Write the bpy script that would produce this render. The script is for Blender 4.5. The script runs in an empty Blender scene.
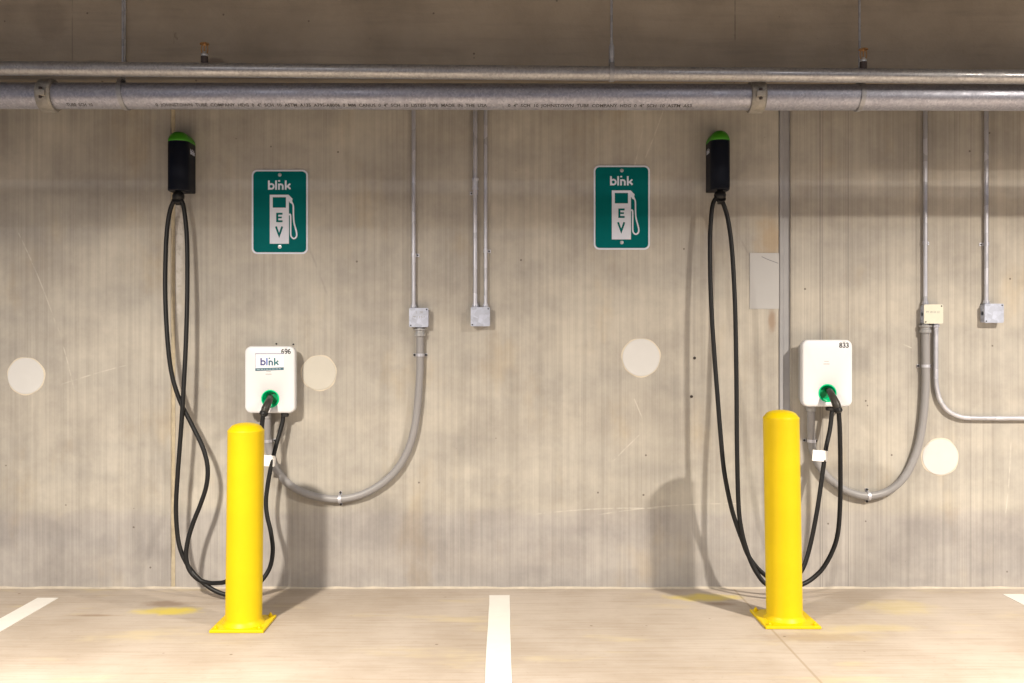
import bpy, bmesh, math, random
from mathutils import Vector, Matrix
random.seed(4)
PI = math.pi
sc = bpy.context.scene
COL = sc.collection

# ------------------------------------------------------------ camera, sky, lamps, exposure
F, CX, CY, D, H = 930.0, 503.0, 341.5, 5.05, 1.34
cam_d = bpy.data.cameras.new('camera')
cam = bpy.data.objects.new('camera', cam_d)
COL.objects.link(cam)
cam.location = (0, -D, H)
cam.rotation_euler = (PI / 2, 0, 0)
cam_d.sensor_width = 36
cam_d.lens = F / 1024 * 36
cam_d.shift_x = (512 - CX) / 1024
sc.camera = cam

w = bpy.data.worlds.new('garage_daylight')
sc.world = w
w.use_nodes = True
w.node_tree.nodes['Background'].inputs[0].default_value = (0.66, 0.75, 1.0, 1)
w.node_tree.nodes['Background'].inputs[1].default_value = 0.30
sc.view_settings.view_transform = 'Standard'
sc.view_settings.look = 'None'
sc.view_settings.gamma = 1
sc.view_settings.use_curve_mapping = False
sc.view_settings.exposure = -0.13

LAMPS = [(-1.80, -3.15, 2.58), (3.42, -3.45, 3.26)]
TUBES = [(-4.9, -3.3, 3.38), (-1.5, -3.3, 3.38), (1.7, -3.3, 3.38), (5.1, -3.3, 3.38)]
LAMP_W, TUBE_W = (345, 560), 16
for p, watts in zip(LAMPS, LAMP_W):
    ld = bpy.data.lights.new('garage_lamp_light', 'AREA')
    ld.shape = 'DISK'
    ld.size = 0.22
    ld.energy = watts
    ld.spread = math.radians(165 if p[0] < 0 else 152)
    ld.color = (1.0, 0.90, 0.755)
    lo = bpy.data.objects.new('garage_lamp_light', ld)
    lo.location = p
    COL.objects.link(lo)
for p in TUBES:
    ld = bpy.data.lights.new('tube_lamp_light', 'AREA')
    ld.shape = 'RECTANGLE'
    ld.size = 1.2
    ld.size_y = 0.16
    ld.energy = TUBE_W
    ld.color = (0.95, 0.96, 1.0)
    lo = bpy.data.objects.new('tube_lamp_light', ld)
    lo.location = p
    COL.objects.link(lo)

def S(d): return F / (D - d)
def P(px, py, d):
    """the place in the garage, d metres in front of the wall, seen at (px, py)"""
    s = S(d)
    return Vector(((px - CX) / s, -d, H + (CY - py) / s))

# ------------------------------------------------------------ materials
class NT:
    def __init__(s, name, rough=0.6, metal=0.0, spec=0.5):
        s.m = bpy.data.materials.new(name)
        s.m.use_nodes = True
        s.t = s.m.node_tree
        s.b = s.t.nodes['Principled BSDF']
        s.b.inputs['Roughness'].default_value = rough
        s.b.inputs['Metallic'].default_value = metal
        s.b.inputs['Specular IOR Level'].default_value = spec
        tc = s.t.nodes.new('ShaderNodeTexCoord')
        s.oc = tc.outputs['Object']
    def put(s, sock, v):
        if hasattr(v, 'is_output') or isinstance(v, bpy.types.NodeSocket):
            s.t.links.new(v, sock)
        else:
            sock.default_value = v
    def map(s, scale=(1, 1, 1), loc=(0, 0, 0)):
        n = s.t.nodes.new('ShaderNodeMapping')
        n.inputs['Scale'].default_value = scale
        n.inputs['Location'].default_value = loc
        s.t.links.new(s.oc, n.inputs['Vector'])
        return n.outputs[0]
    def noise(s, scale, detail=4, vec=None, rough=0.6):
        n = s.t.nodes.new('ShaderNodeTexNoise')
        n.inputs['Scale'].default_value = scale
        n.inputs['Detail'].default_value = detail
        n.inputs['Roughness'].default_value = rough
        s.t.links.new(vec or s.oc, n.inputs['Vector'])
        return n.outputs['Fac']
    def voro(s, scale, vec=None):
        n = s.t.nodes.new('ShaderNodeTexVoronoi')
        n.inputs['Scale'].default_value = scale
        s.t.links.new(vec or s.oc, n.inputs['Vector'])
        return n.outputs['Distance'], n.outputs['Color']
    def rng(s, v, a, b, c=0.0, d=1.0, smooth=True):
        n = s.t.nodes.new('ShaderNodeMapRange')
        n.interpolation_type = 'SMOOTHSTEP' if smooth else 'LINEAR'
        s.put(n.inputs['Value'], v)
        n.inputs['From Min'].default_value = a
        n.inputs['From Max'].default_value = b
        n.inputs['To Min'].default_value = c
        n.inputs['To Max'].default_value = d
        return n.outputs[0]
    def math(s, op, a, b=0.0):
        n = s.t.nodes.new('ShaderNodeMath')
        n.operation = op
        s.put(n.inputs[0], a)
        s.put(n.inputs[1], b)
        return n.outputs[0]
    def mix(s, f, a, b, mode='MIX'):
        n = s.t.nodes.new('ShaderNodeMix')
        n.data_type = 'RGBA'
        n.blend_type = mode
        s.put(n.inputs[0], f)
        s.put(n.inputs[6], a if isinstance(a, bpy.types.NodeSocket) else (*a, 1))
        s.put(n.inputs[7], b if isinstance(b, bpy.types.NodeSocket) else (*b, 1))
        return n.outputs[2]
    def xyz(s):
        n = s.t.nodes.new('ShaderNodeSeparateXYZ')
        s.t.links.new(s.oc, n.inputs[0])
        return n.outputs
    def blob(s, ax, ay, cx, cy, rx, ry, edge=0.5):
        """1 inside an uneven ellipse round (cx, cy), 0 outside"""
        o = s.xyz()
        nz = s.math('MULTIPLY', s.math('SUBTRACT', s.noise(9, 5), 0.5), 1.9)
        u = s.math('MULTIPLY', s.math('SUBTRACT', o[ax], cx), 1 / rx)
        v = s.math('MULTIPLY', s.math('SUBTRACT', o[ay], cy), 1 / ry)
        r = s.math('SQRT', s.math('ADD', s.math('MULTIPLY', u, u), s.math('MULTIPLY', v, v)))
        return s.rng(s.math('ADD', r, nz), 1.0 - edge, 1.0 + edge, 1.0, 0.0)
    def line(s, ax, c, hw):
        o = s.xyz()
        return s.rng(s.math('ABSOLUTE', s.math('SUBTRACT', o[ax], c)), hw * 0.5, hw * 1.3, 1.0, 0.0)
    def color(s, v):
        s.put(s.b.inputs['Base Color'], v if isinstance(v, bpy.types.NodeSocket) else (*v, 1))
    def rough(s, v):
        s.put(s.b.inputs['Roughness'], v)
    def bump(s, h, dist=0.002, strength=0.5):
        n = s.t.nodes.new('ShaderNodeBump')
        n.inputs['Strength'].default_value = strength
        n.inputs['Distance'].default_value = dist
        s.t.links.new(h, n.inputs['Height'])
        s.t.links.new(n.outputs[0], s.b.inputs['Normal'])

def simple(name, col, rough=0.5, metal=0.0, var=0.08, scale=18, spec=0.5):
    n = NT(name, rough, metal, spec)
    dk = tuple(c * (1 - var) for c in col)
    lt = tuple(min(1, c * (1 + var)) for c in col)
    n.color(n.mix(n.noise(scale, 3), dk, lt))
    return n.m

def make_wall_mat():
    n = NT('cast_concrete_wall', 0.62, 0, 0.35)
    streak = n.noise(1, 2, n.map((42, 42, 0.5)), 0.5)
    fine = n.noise(1, 1, n.map((230, 230, 1.3)), 0.5)
    cloud = n.noise(1.7, 7, n.map((1, 1, 1)), 0.66)
    band = n.noise(1, 3, n.map((0.5, 1, 3.2), (3, 0, 1.7)))
    c = n.mix(n.rng(cloud, 0.3, 0.7), (0.38, 0.352, 0.315), (0.54, 0.505, 0.445))
    mot = n.noise(5.5, 6, n.map((1, 1, 0.8), (7, 3, 1)), 0.7)
    c = n.mix(n.rng(mot, 0.40, 0.66, 0, 0.5), c, n.mix(1.0, c, (0.80, 0.80, 0.82), 'MULTIPLY'))
    c = n.mix(n.rng(band, 0.38, 0.62), c, n.mix(1.0, c, (0.90, 0.91, 0.93), 'MULTIPLY'))
    c = n.mix(n.rng(streak, 0.35, 0.68), c, n.mix(1.0, c, (0.88, 0.88, 0.88), 'MULTIPLY'))
    c = n.mix(n.rng(fine, 0.40, 0.64, 0, 0.34), c, n.mix(1.0, c, (0.78, 0.78, 0.79), 'MULTIPLY'))
    # warm rub marks and pale scuffs
    warm = n.rng(n.noise(3.1, 5, n.map((1, 1, 0.55), (9, 2, 4))), 0.55, 0.75, 0, 0.5)
    c = n.mix(warm, c, n.mix(1.0, c, (1.05, 0.93, 0.74), 'MULTIPLY'))
    scuff = n.rng(n.noise(1, 5, n.map((16, 16, 4), (1, 5, 2)), 0.75), 0.66, 0.78, 0, 0.35)
    c = n.mix(scuff, c, (0.60, 0.57, 0.52))
    # wall tinted greyer towards the foot below an uneven edge, and thin scratches
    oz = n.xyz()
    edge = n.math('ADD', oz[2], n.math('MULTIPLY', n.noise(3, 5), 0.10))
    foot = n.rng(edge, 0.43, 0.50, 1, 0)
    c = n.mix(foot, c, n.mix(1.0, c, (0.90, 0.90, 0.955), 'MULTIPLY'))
    def scratch(c, x0, y0, x1, y1, wd, k, col):
        a, b = P(x0, y0, 0), P(x1, y1, 0)
        L = (b - a).length
        t = (b - a) / L
        m = (a + b) / 2
        u = n.math('ADD', n.math('MULTIPLY', n.math('SUBTRACT', oz[0], m.x), t.x), n.math('MULTIPLY', n.math('SUBTRACT', oz[2], m.z), t.z))
        v = n.math('ADD', n.math('MULTIPLY', n.math('SUBTRACT', oz[0], m.x), -t.z), n.math('MULTIPLY', n.math('SUBTRACT', oz[2], m.z), t.x))
        v = n.math('ADD', v, n.math('MULTIPLY', n.math('MULTIPLY', u, u), 0.12))
        mk = n.math('MULTIPLY', n.rng(n.math('ABSOLUTE', v), wd * .4, wd * 1.3, 1, 0), n.rng(n.math('ABSOLUTE', u), L * .42, L * .5, 1, 0))
        mk = n.math('MULTIPLY', mk, n.rng(n.noise(16, 3), .35, .6))
        return n.mix(n.math('MULTIPLY', mk, k), c, col)
    LT = (0.58, 0.55, 0.50)
    for q_ in ((18, 228, 58, 325), (58, 325, 76, 395), (60, 384, 128, 364), (592, 512, 745, 500), (532, 512, 660, 506), (612, 462, 640, 434),
               (634, 398, 643, 420), (664, 110, 645, 160), (1012, 440, 1006, 520), (900, 343, 912, 348), (645, 120, 634, 170)):
        c = scratch(c, *q_, 0.0035, 0.6, LT)
    for q_ in ((752, 262, 724, 205), (300, 225, 330, 300)):
        c = scratch(c, *q_, 0.006, 0.25, (0.2, 0.19, 0.19))
    # right hand panel: form-board pin stripes
    o = n.xyz()
    right = n.rng(o[0], 1.55, 1.56)
    stripe = n.rng(n.noise(1, 3, n.map((34, 34, 0.12), (2, 0, 0)), 0.8), 0.50, 0.66, 0, 0.5)
    c = n.mix(n.math('MULTIPLY', right, stripe), c, n.mix(1.0, c, (0.70, 0.69, 0.69), 'MULTIPLY'))
    for sx, hw, k in ((1.722, 0.004, 0.55), (1.735, 0.0025, 0.4), (1.875, 0.003, 0.5), (2.54, 0.004, 0.25)):
        c = n.mix(n.math('MULTIPLY', n.line(0, sx, hw), k), c, (0.16, 0.15, 0.15))
    # plaster drip under the left reel, rust run over the white patch, old water stain
    dr = n.math('MULTIPLY', n.blob(0, 2, -1.765, 1.86, 0.026, 0.34, 0.35), n.rng(n.noise(24, 4), 0.35, 0.55))
    c = n.mix(n.math('MULTIPLY', dr, 0.6), c, (0.62, 0.60, 0.58))
    c = n.mix(n.math('MULTIPLY', n.blob(0, 2, 1.455, 1.90, 0.07, 0.11, 0.6), 0.45), c, (0.38, 0.25, 0.11))
    c = n.mix(n.math('MULTIPLY', n.blob(0, 2, 1.46, 1.46, 0.02, 0.06, 0.6), 0.6), c, (0.25, 0.15, 0.09))
    # pin holes
    d, cc = n.voro(9.0)
    sep = n.t.nodes.new('ShaderNodeSeparateColor')
    n.t.links.new(cc, sep.inputs[0])
    hole = n.math('MULTIPLY', n.rng(d, 0.035, 0.065, 1, 0), n.rng(sep.outputs[0], 0.62, 0.64))
    c = n.mix(n.math('MULTIPLY', hole, 0.75), c, (0.10, 0.08, 0.07))
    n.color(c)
    n.rough(n.rng(cloud, 0.3, 0.7, 0.5, 0.75))
    h = n.math('ADD', n.math('MULTIPLY', fine, 0.5), n.math('MULTIPLY', n.noise(60, 4), 0.5))
    h = n.math('SUBTRACT', h, hole)
    n.bump(h, 0.002, 0.45)
    return n.m

def make_beam_mat():
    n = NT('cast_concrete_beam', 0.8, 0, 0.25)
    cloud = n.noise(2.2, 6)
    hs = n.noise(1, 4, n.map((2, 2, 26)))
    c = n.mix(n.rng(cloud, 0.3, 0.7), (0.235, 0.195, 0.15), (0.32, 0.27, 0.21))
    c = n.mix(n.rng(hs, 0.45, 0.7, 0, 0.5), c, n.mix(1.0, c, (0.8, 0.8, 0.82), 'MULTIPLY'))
    c = n.mix(n.rng(n.noise(1, 5, n.map((7, 7, 3.5), (5, 1, 0)), 0.8), 0.66, 0.74, 0, 0.6), c, (0.12, 0.085, 0.06))
    for cx, cz, rx, rz, k in ((-2.05, 2.80, 0.08, 0.10, .28), (-1.83, 2.585, 0.07, 0.022, .85), (-1.29, 2.60, 0.05, 0.02, .6)):
        c = n.mix(n.math('MULTIPLY', n.blob(0, 2, cx, cz, rx, rz, 0.4), k), c, (0.10, 0.075, 0.06))
    for cx, hw, k in ((1.048, .003, .5), (-1.945, .003, .35), (0.0, .0, 0)):
        if k: c = n.mix(n.math('MULTIPLY', n.math('MULTIPLY', n.line(0, cx, hw), n.rng(n.noise(5, 4), .42, .56)), k), c, (0.07, 0.055, 0.045))
    d, cc = n.voro(16.0)
    sep = n.t.nodes.new('ShaderNodeSeparateColor')
    n.t.links.new(cc, sep.inputs[0])
    hole = n.math('MULTIPLY', n.rng(d, 0.05, 0.10, 1, 0), n.rng(sep.outputs[0], 0.72, 0.74))
    c = n.mix(n.math('MULTIPLY', hole, 0.7), c, (0.07, 0.05, 0.04))
    n.color(c)
    n.bump(n.noise(70, 5), 0.003, 0.5)
    return n.m

def make_floor_mat():
    n = NT('broomed_concrete_floor', 0.7, 0, 0.35)
    cloud = n.noise(1.3, 6)
    br = n.noise(1, 4, n.map((2.2, 46, 1)), 0.7)
    sp = n.noise(34, 4)
    c = n.mix(n.rng(cloud, 0.32, 0.68), (0.355, 0.30, 0.25), (0.45, 0.395, 0.35))
    c = n.mix(n.rng(br, 0.42, 0.72, 0, 0.8), c, n.mix(1.0, c, (0.84, 0.81, 0.76), 'MULTIPLY'))
    c = n.mix(n.rng(sp, 0.58, 0.72, 0, 0.4), c, n.mix(1.0, c, (0.8, 0.78, 0.75), 'MULTIPLY'))
    c = n.mix(n.rng(n.noise(2.4, 4, n.map((0.6, 1.6, 1), (4, 4, 0))), 0.55, 0.72, 0, 0.6), c, (0.50, 0.42, 0.27))
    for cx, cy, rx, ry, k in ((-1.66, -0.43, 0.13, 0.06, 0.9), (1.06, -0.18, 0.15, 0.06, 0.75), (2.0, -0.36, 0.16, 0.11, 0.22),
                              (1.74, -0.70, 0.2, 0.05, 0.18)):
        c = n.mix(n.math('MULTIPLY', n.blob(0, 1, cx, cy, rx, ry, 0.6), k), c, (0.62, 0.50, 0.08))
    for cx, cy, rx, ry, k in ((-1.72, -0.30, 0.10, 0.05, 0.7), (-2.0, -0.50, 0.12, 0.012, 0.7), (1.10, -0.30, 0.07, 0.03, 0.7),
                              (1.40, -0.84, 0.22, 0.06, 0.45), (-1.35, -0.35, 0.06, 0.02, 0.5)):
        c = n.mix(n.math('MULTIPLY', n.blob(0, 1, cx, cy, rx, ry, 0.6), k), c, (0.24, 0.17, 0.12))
    c = n.mix(n.math('MULTIPLY', n.line(0, 1.25, 0.006), 0.5), c, (0.24, 0.18, 0.11))
    c = n.mix(n.math('MULTIPLY', n.line(1, -0.86, 0.005), 0.35), c, (0.34, 0.30, 0.25))
    d, cc = n.voro(7.0)
    sep = n.t.nodes.new('ShaderNodeSeparateColor')
    n.t.links.new(cc, sep.inputs[0])
    hole = n.math('MULTIPLY', n.rng(d, 0.03, 0.07, 1, 0), n.rng(sep.outputs[0], 0.70, 0.72))
    c = n.mix(n.math('MULTIPLY', hole, 0.7), c, (0.14, 0.09, 0.06))
    n.color(c)
    h = n.math('ADD', br, n.math('MULTIPLY', sp, 0.4))
    n.bump(h, 0.0025, 0.45)
    return n.m

def make_galv(name, base, rough=0.38, spangle=40, metal=0.75, dirty=0.6):
    n = NT(name, rough, metal, 0.5)
    d, cc = n.voro(spangle, n.map((1, 1, 1)))
    bw = n.t.nodes.new('ShaderNodeRGBToBW')
    n.t.links.new(cc, bw.inputs[0])
    c = n.mix(bw.outputs[0], tuple(k * 0.78 for k in base), tuple(min(1, k * 1.18) for k in base))
    dirt = n.rng(n.noise(1, 6, n.map((5, 14, 14)), 0.7), 0.55, 0.75, 0, dirty)
    c = n.mix(dirt, c, tuple(k * 0.6 for k in base))
    n.color(c)
    n.rough(n.rng(n.noise(9, 4), 0.3, 0.7, rough - 0.08, rough + 0.14))
    return n.m

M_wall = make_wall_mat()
M_beam = make_beam_mat()
M_floor = make_floor_mat()
M_ceil = simple('ceiling_concrete', (0.20, 0.185, 0.165), 0.85)
M_seal = simple('grey_joint_sealant', (0.31, 0.31, 0.33), 0.5, var=0.15, scale=9)
M_sealb = simple('beige_joint_sealant', (0.42, 0.36, 0.26), 0.8, var=0.3, scale=30)
M_bead = simple('pale_floor_caulk', (0.47, 0.42, 0.35), 0.8, var=0.3, scale=16)
M_paint = simple('white_road_paint', (0.68, 0.665, 0.64), 0.6, var=0.06, scale=14)
M_patch = simple('white_patch_plaster', (0.57, 0.57, 0.575), 0.75, var=0.05, scale=12)
M_patchb = simple('cream_patch_plaster', (0.54, 0.52, 0.47), 0.75, var=0.06, scale=12)
M_patchr = simple('patch_rim_plaster', (0.62, 0.56, 0.47), 0.85, var=0.12, scale=30)
M_plate = simple('pale_grey_patch_paint', (0.42, 0.42, 0.43), 0.6, var=0.05, scale=9)
M_scratch = simple('pencil_scratch', (0.2, 0.2, 0.22), 0.6)
M_pipe = make_galv('galvanised_sprinkler_pipe', (0.31, 0.315, 0.37), 0.42, 120, 0.7)
M_pipe2 = make_galv('galvanised_thin_pipe', (0.33, 0.325, 0.335), 0.38, 120, 0.7)
M_coup = make_galv('galvanised_coupling', (0.27, 0.255, 0.23), 0.5, 60, 0.5)
M_rod = make_galv('zinc_rod', (0.28, 0.28, 0.295), 0.45, 50, 0.6)
M_emt = make_galv('steel_conduit', (0.60, 0.61, 0.68), 0.38, 12, 0.6, 0.05)
M_box = make_galv('galvanised_box', (0.44, 0.48, 0.60), 0.5, 55, 0.25)
M_boxw = simple('cream_box_cover', (0.62, 0.61, 0.52), 0.5, 0.1)
M_flex = simple('grey_flexible_conduit', (0.27, 0.265, 0.275), 0.42, var=0.06)
M_fit = simple('grey_conduit_fitting', (0.36, 0.36, 0.37), 0.4, 0.3)
M_black = simple('black_screw', (0.02, 0.02, 0.022), 0.5)
M_ink = simple('stencil_ink', (0.035, 0.033, 0.035), 0.7)
M_cable = simple('black_cable_rubber', (0.010, 0.010, 0.011), 0.45, var=0.2, spec=.3)
M_conn = simple('dark_connector_plastic', (0.035, 0.032, 0.028), 0.42, var=0.1, spec=.35)
M_reel = simple('navy_black_plastic', (0.002, 0.004, 0.011), 0.5, var=0.1, spec=.25)
M_green = simple('lime_green_plastic', (0.05, 0.27, 0.012), 0.45)
M_socket = simple('bright_green_socket_plastic', (0.0, 0.62, 0.26), 0.22, var=0.15, scale=40)
M_dark = simple('dark_plastic', (0.01, 0.012, 0.012), 0.4)
M_throat = simple('socket_throat_green', (0.0, 0.30, 0.12), 0.3)
M_white = simple('white_charger_plastic', (0.72, 0.735, 0.78), 0.36, var=0.015)
M_bplate = simple('grey_charger_backplate', (0.42, 0.42, 0.43), 0.5)
M_screen = simple('white_sticker', (0.86, 0.87, 0.92), 0.3, var=0.01)
M_scredge = simple('lavender_sticker_edge', (0.30, 0.30, 0.42), 0.4)
M_strip = simple('slate_teal_strip', (0.045, 0.12, 0.17), 0.4)
M_stript = simple('strip_small_print', (0.35, 0.45, 0.5), 0.4)
M_grey = simple('grey_print', (0.25, 0.25, 0.26), 0.5)
M_num = simple('number_print', (0.035, 0.035, 0.04), 0.5)
M_logo = {'b': simple('logo_indigo', (0.06, 0.07, 0.24), 0.4), 'l': simple('logo_blue', (0.06, 0.14, 0.48), 0.4),
          'n': simple('logo_steel_teal', (0.01, 0.09, 0.17), 0.4), 'k': simple('logo_teal', (0.005, 0.14, 0.17), 0.4)}
M_signw = simple('sign_white_film', (0.62, 0.66, 0.78), 0.5, var=0.03, spec=.3)
M_signg = simple('sign_green_film', (0.0, 0.115, 0.120), 0.6, var=0.15, scale=7, spec=.06)
M_bolt = simple('steel_bolt', (0.5, 0.52, 0.55), 0.35, 0.7)
M_brass = simple('aged_brass', (0.30, 0.16, 0.06), 0.4, 0.6)
M_nut = simple('dark_iron_bushing', (0.03, 0.02, 0.018), 0.6)
M_tag = simple('white_paper_tag', (0.92, 0.91, 0.90), 0.5, var=0.02)
M_hook = simple('lamp_housing_grey', (0.5, 0.5, 0.5), 0.5)
def make_yellow():
    n = NT('yellow_bollard_paint', 0.45, 0, 0.3)
    c = n.mix(n.rng(n.noise(3, 5), 0.35, 0.7), (0.60, 0.43, 0.0), (0.66, 0.48, 0.0))
    c = n.mix(n.rng(n.noise(1, 4, n.map((26, 26, 7))), 0.70, 0.78, 0, 0.4), c, (0.5, 0.33, 0.02))
    n.color(c)
    n.bump(n.noise(40, 3), 0.001, 0.25)
    return n.m
M_yellow = make_yellow()

# ------------------------------------------------------------ geometry helpers
def finish(name, bm, mats, parent=None, smooth=False, auto=None):
    me = bpy.data.meshes.new(name)
    bmesh.ops.recalc_face_normals(bm, faces=bm.faces[:])
    bm.to_mesh(me)
    bm.free()
    if not isinstance(mats, (list, tuple)): mats = [mats]
    for m in mats: me.materials.append(m)
    if smooth:
        for p in me.polygons: p.use_smooth = True
        if auto is not None:
            me.set_sharp_from_angle(angle=math.radians(auto))
    o = bpy.data.objects.new(name, me)
    COL.objects.link(o)
    if parent: o.parent = parent
    return o

def tag(o, label, cat, group=None):
    o['label'] = label
    o['category'] = cat
    if group: o['group'] = group
    return o

def thing(name, label, cat, loc=(0, 0, 0), group=None):
    o = bpy.data.objects.new(name, None)
    o.empty_display_size = 0.05
    o.location = loc
    COL.objects.link(o)
    return tag(o, label, cat, group)

def box(bm, x0, x1, y0, y1, z0, z1, bev=0.0, seg=2, mi=0):
    vs = [bm.verts.new((x, y, z)) for x in (x0, x1) for y in (y0, y1) for z in (z0, z1)]
    fs = [(0, 1, 3, 2), (4, 6, 7, 5), (0, 4, 5, 1), (2, 3, 7, 6), (0, 2, 6, 4), (1, 5, 7, 3)]
    faces = [bm.faces.new([vs[i] for i in f]) for f in fs]
    for f in faces: f.material_index = mi
    if bev:
        es = {e for f in faces for e in f.edges}
        bmesh.ops.bevel(bm, geom=list(es), offset=bev, segments=seg, affect='EDGES', profile=0.5)

def loft(bm, loops, cap0=True, cap1=True, closed=True, mi=0, mis=None):
    rings = [[bm.verts.new(p) for p in lp] for lp in loops]
    n = len(rings[0])
    for k in range(len(rings) - 1):
        for i in range(n if closed else n - 1):
            j = (i + 1) % n
            f = bm.faces.new((rings[k][i], rings[k][j], rings[k + 1][j], rings[k + 1][i]))
            f.material_index = mis[k] if mis else mi
    if cap0: bm.faces.new(rings[0]).material_index = mis[0] if mis else mi
    if cap1: bm.faces.new(rings[-1]).material_index = mis[-1] if mis else mi
    return rings

def lathe(bm, prof, c=(0, 0, 0), axis='Z', n=32, lean=(0, 0), mi=0):
    """prof: (radius, height along the axis)"""
    c = Vector(c)
    loops = []
    for r, h in prof:
        lp = []
        for i in range(n):
            a = 2 * PI * i / n
            u, v = r * math.cos(a), r * math.sin(a)
            if axis == 'Z': p = Vector((u + lean[0] * h, v + lean[1] * h, h))
            elif axis == 'X': p = Vector((h, u, v))
            else: p = Vector((u, -h, v))          # h grows away from the wall
            lp.append(c + p)
        loops.append(lp)
    loft(bm, loops, mi=mi)

def spline(pts, per=6):
    pts = [Vector(p) for p in pts]
    out = []
    for i in range(len(pts) - 1):
        p0 = pts[i - 1] if i else pts[0] * 2 - pts[1]
        p1, p2 = pts[i], pts[i + 1]
        p3 = pts[i + 2] if i + 2 < len(pts) else pts[-1] * 2 - pts[-2]
        for k in range(per):
            t = k / per
            out.append(0.5 * ((2 * p1) + (p2 - p0) * t + (2 * p0 - 5 * p1 + 4 * p2 - p3) * t * t + (3 * p1 - p0 - 3 * p2 + p3) * t ** 3))
    out.append(pts[-1].copy())
    return out

def tube(bm, path, r, n=12, mi=0):
    """r: a number or one radius per point"""
    path = [Vector(p) for p in path]
    N = len(path)
    rs = r if isinstance(r, (list, tuple)) else [r] * N
    t0 = (path[1] - path[0]).normalized()
    up = Vector((0, 1, 0)) if abs(t0.y) < 0.9 else Vector((1, 0, 0))
    u = t0.cross(up).normalized()
    loops = []
    for i in range(N):
        t = (path[min(i + 1, N - 1)] - path[max(i - 1, 0)]).normalized()
        u = (u - t * u.dot(t)).normalized()
        v = t.cross(u)
        loops.append([path[i] + (u * math.cos(2 * PI * k / n) + v * math.sin(2 * PI * k / n)) * rs[i] for k in range(n)])
    loft(bm, loops, mi=mi)

def lerp_r(ctrl, per):
    out = []
    for i in range(len(ctrl) - 1):
        for k in range(per): out.append(ctrl[i] + (ctrl[i + 1] - ctrl[i]) * k / per)
    return out + [ctrl[-1]]

def rrect(wd, ht, r, cx=0, cz=0, seg=6, side=0):
    pts = []
    if side:
        raw = rrect(wd, ht, r, cx, cz, seg)
        n = seg + 1
        for q in range(4):
            pts += raw[q * n:(q + 1) * n]
            a, b = raw[(q + 1) * n - 1], raw[((q + 1) * n) % len(raw)]
            pts += [(a[0] + (b[0] - a[0]) * k / (side + 1), a[1] + (b[1] - a[1]) * k / (side + 1)) for k in range(1, side + 1)]
        return pts
    for (sx, sz, a0) in ((1, 1, 0), (-1, 1, 90), (-1, -1, 180), (1, -1, 270)):
        for k in range(seg + 1):
            a = math.radians(a0 + 90 * k / seg)
            pts.append((cx + sx * (wd / 2 - r) + r * math.cos(a), cz + sz * (ht / 2 - r) + r * math.sin(a)))
    return pts

def poly(bm, pts, y0, y1, mi=0):
    """a flat outline in x,z standing off the wall from y0 to y1"""
    a = [bm.verts.new((x, -y0, z)) for x, z in pts]
    b = [bm.verts.new((x, -y1, z)) for x, z in pts]
    n = len(pts)
    bm.faces.new(a).material_index = mi
    bm.faces.new(b).material_index = mi
    for i in range(n):
        bm.faces.new((a[i], a[(i + 1) % n], b[(i + 1) % n], b[i])).material_index = mi

def frame(bm, outer, inner, y0, y1, mi=0):
    """a flat ring between two outlines with equal point counts"""
    L = lambda pts, y: [bm.verts.new((x, -y, z)) for x, z in pts]
    o0, o1, i0, i1 = L(outer, y0), L(outer, y1), L(inner, y0), L(inner, y1)
    n = len(outer)
    for i in range(n):
        j = (i + 1) % n
        for q in ((o0[i], o0[j], o1[j], o1[i]), (o1[i], o1[j], i1[j], i1[i]), (i1[i], i1[j], i0[j], i0[i]), (i0[i], i0[j], o0[j], o0[i])):
            bm.faces.new(q).material_index = mi

def stroke(bm, pts, wd, y0, y1, mi=0):
    """a line of even width through pts with mitred corners"""
    n = len(pts)
    L, R = [], []
    for i in range(n):
        a = Vector(pts[max(i - 1, 0)]); b = Vector(pts[i]); c = Vector(pts[min(i + 1, n - 1)])
        d1 = (b - a).normalized() if i else (c - b).normalized()
        d2 = (c - b).normalized() if i < n - 1 else d1
        n1 = Vector((-d1.y, d1.x)); n2 = Vector((-d2.y, d2.x))
        m = (n1 + n2)
        m = m.normalized() if m.length > 1e-6 else n1
        k = wd / 2 / max(0.35, m.dot(n1))
        L.append(b + m * k); R.append(b - m * k)
    for i in range(n - 1):
        poly(bm, [tuple(L[i]), tuple(L[i + 1]), tuple(R[i + 1]), tuple(R[i])], y0, y1, mi)

def circ(r, cx=0, cz=0, n=24, a0=0.0, a1=360.0):
    full = abs(a1 - a0) >= 359
    m = n if full else n + 1
    return [(cx + r * math.cos(math.radians(a0 + (a1 - a0) * k / n)), cz + r * math.sin(math.radians(a0 + (a1 - a0) * k / n))) for k in range(m)]

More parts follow.
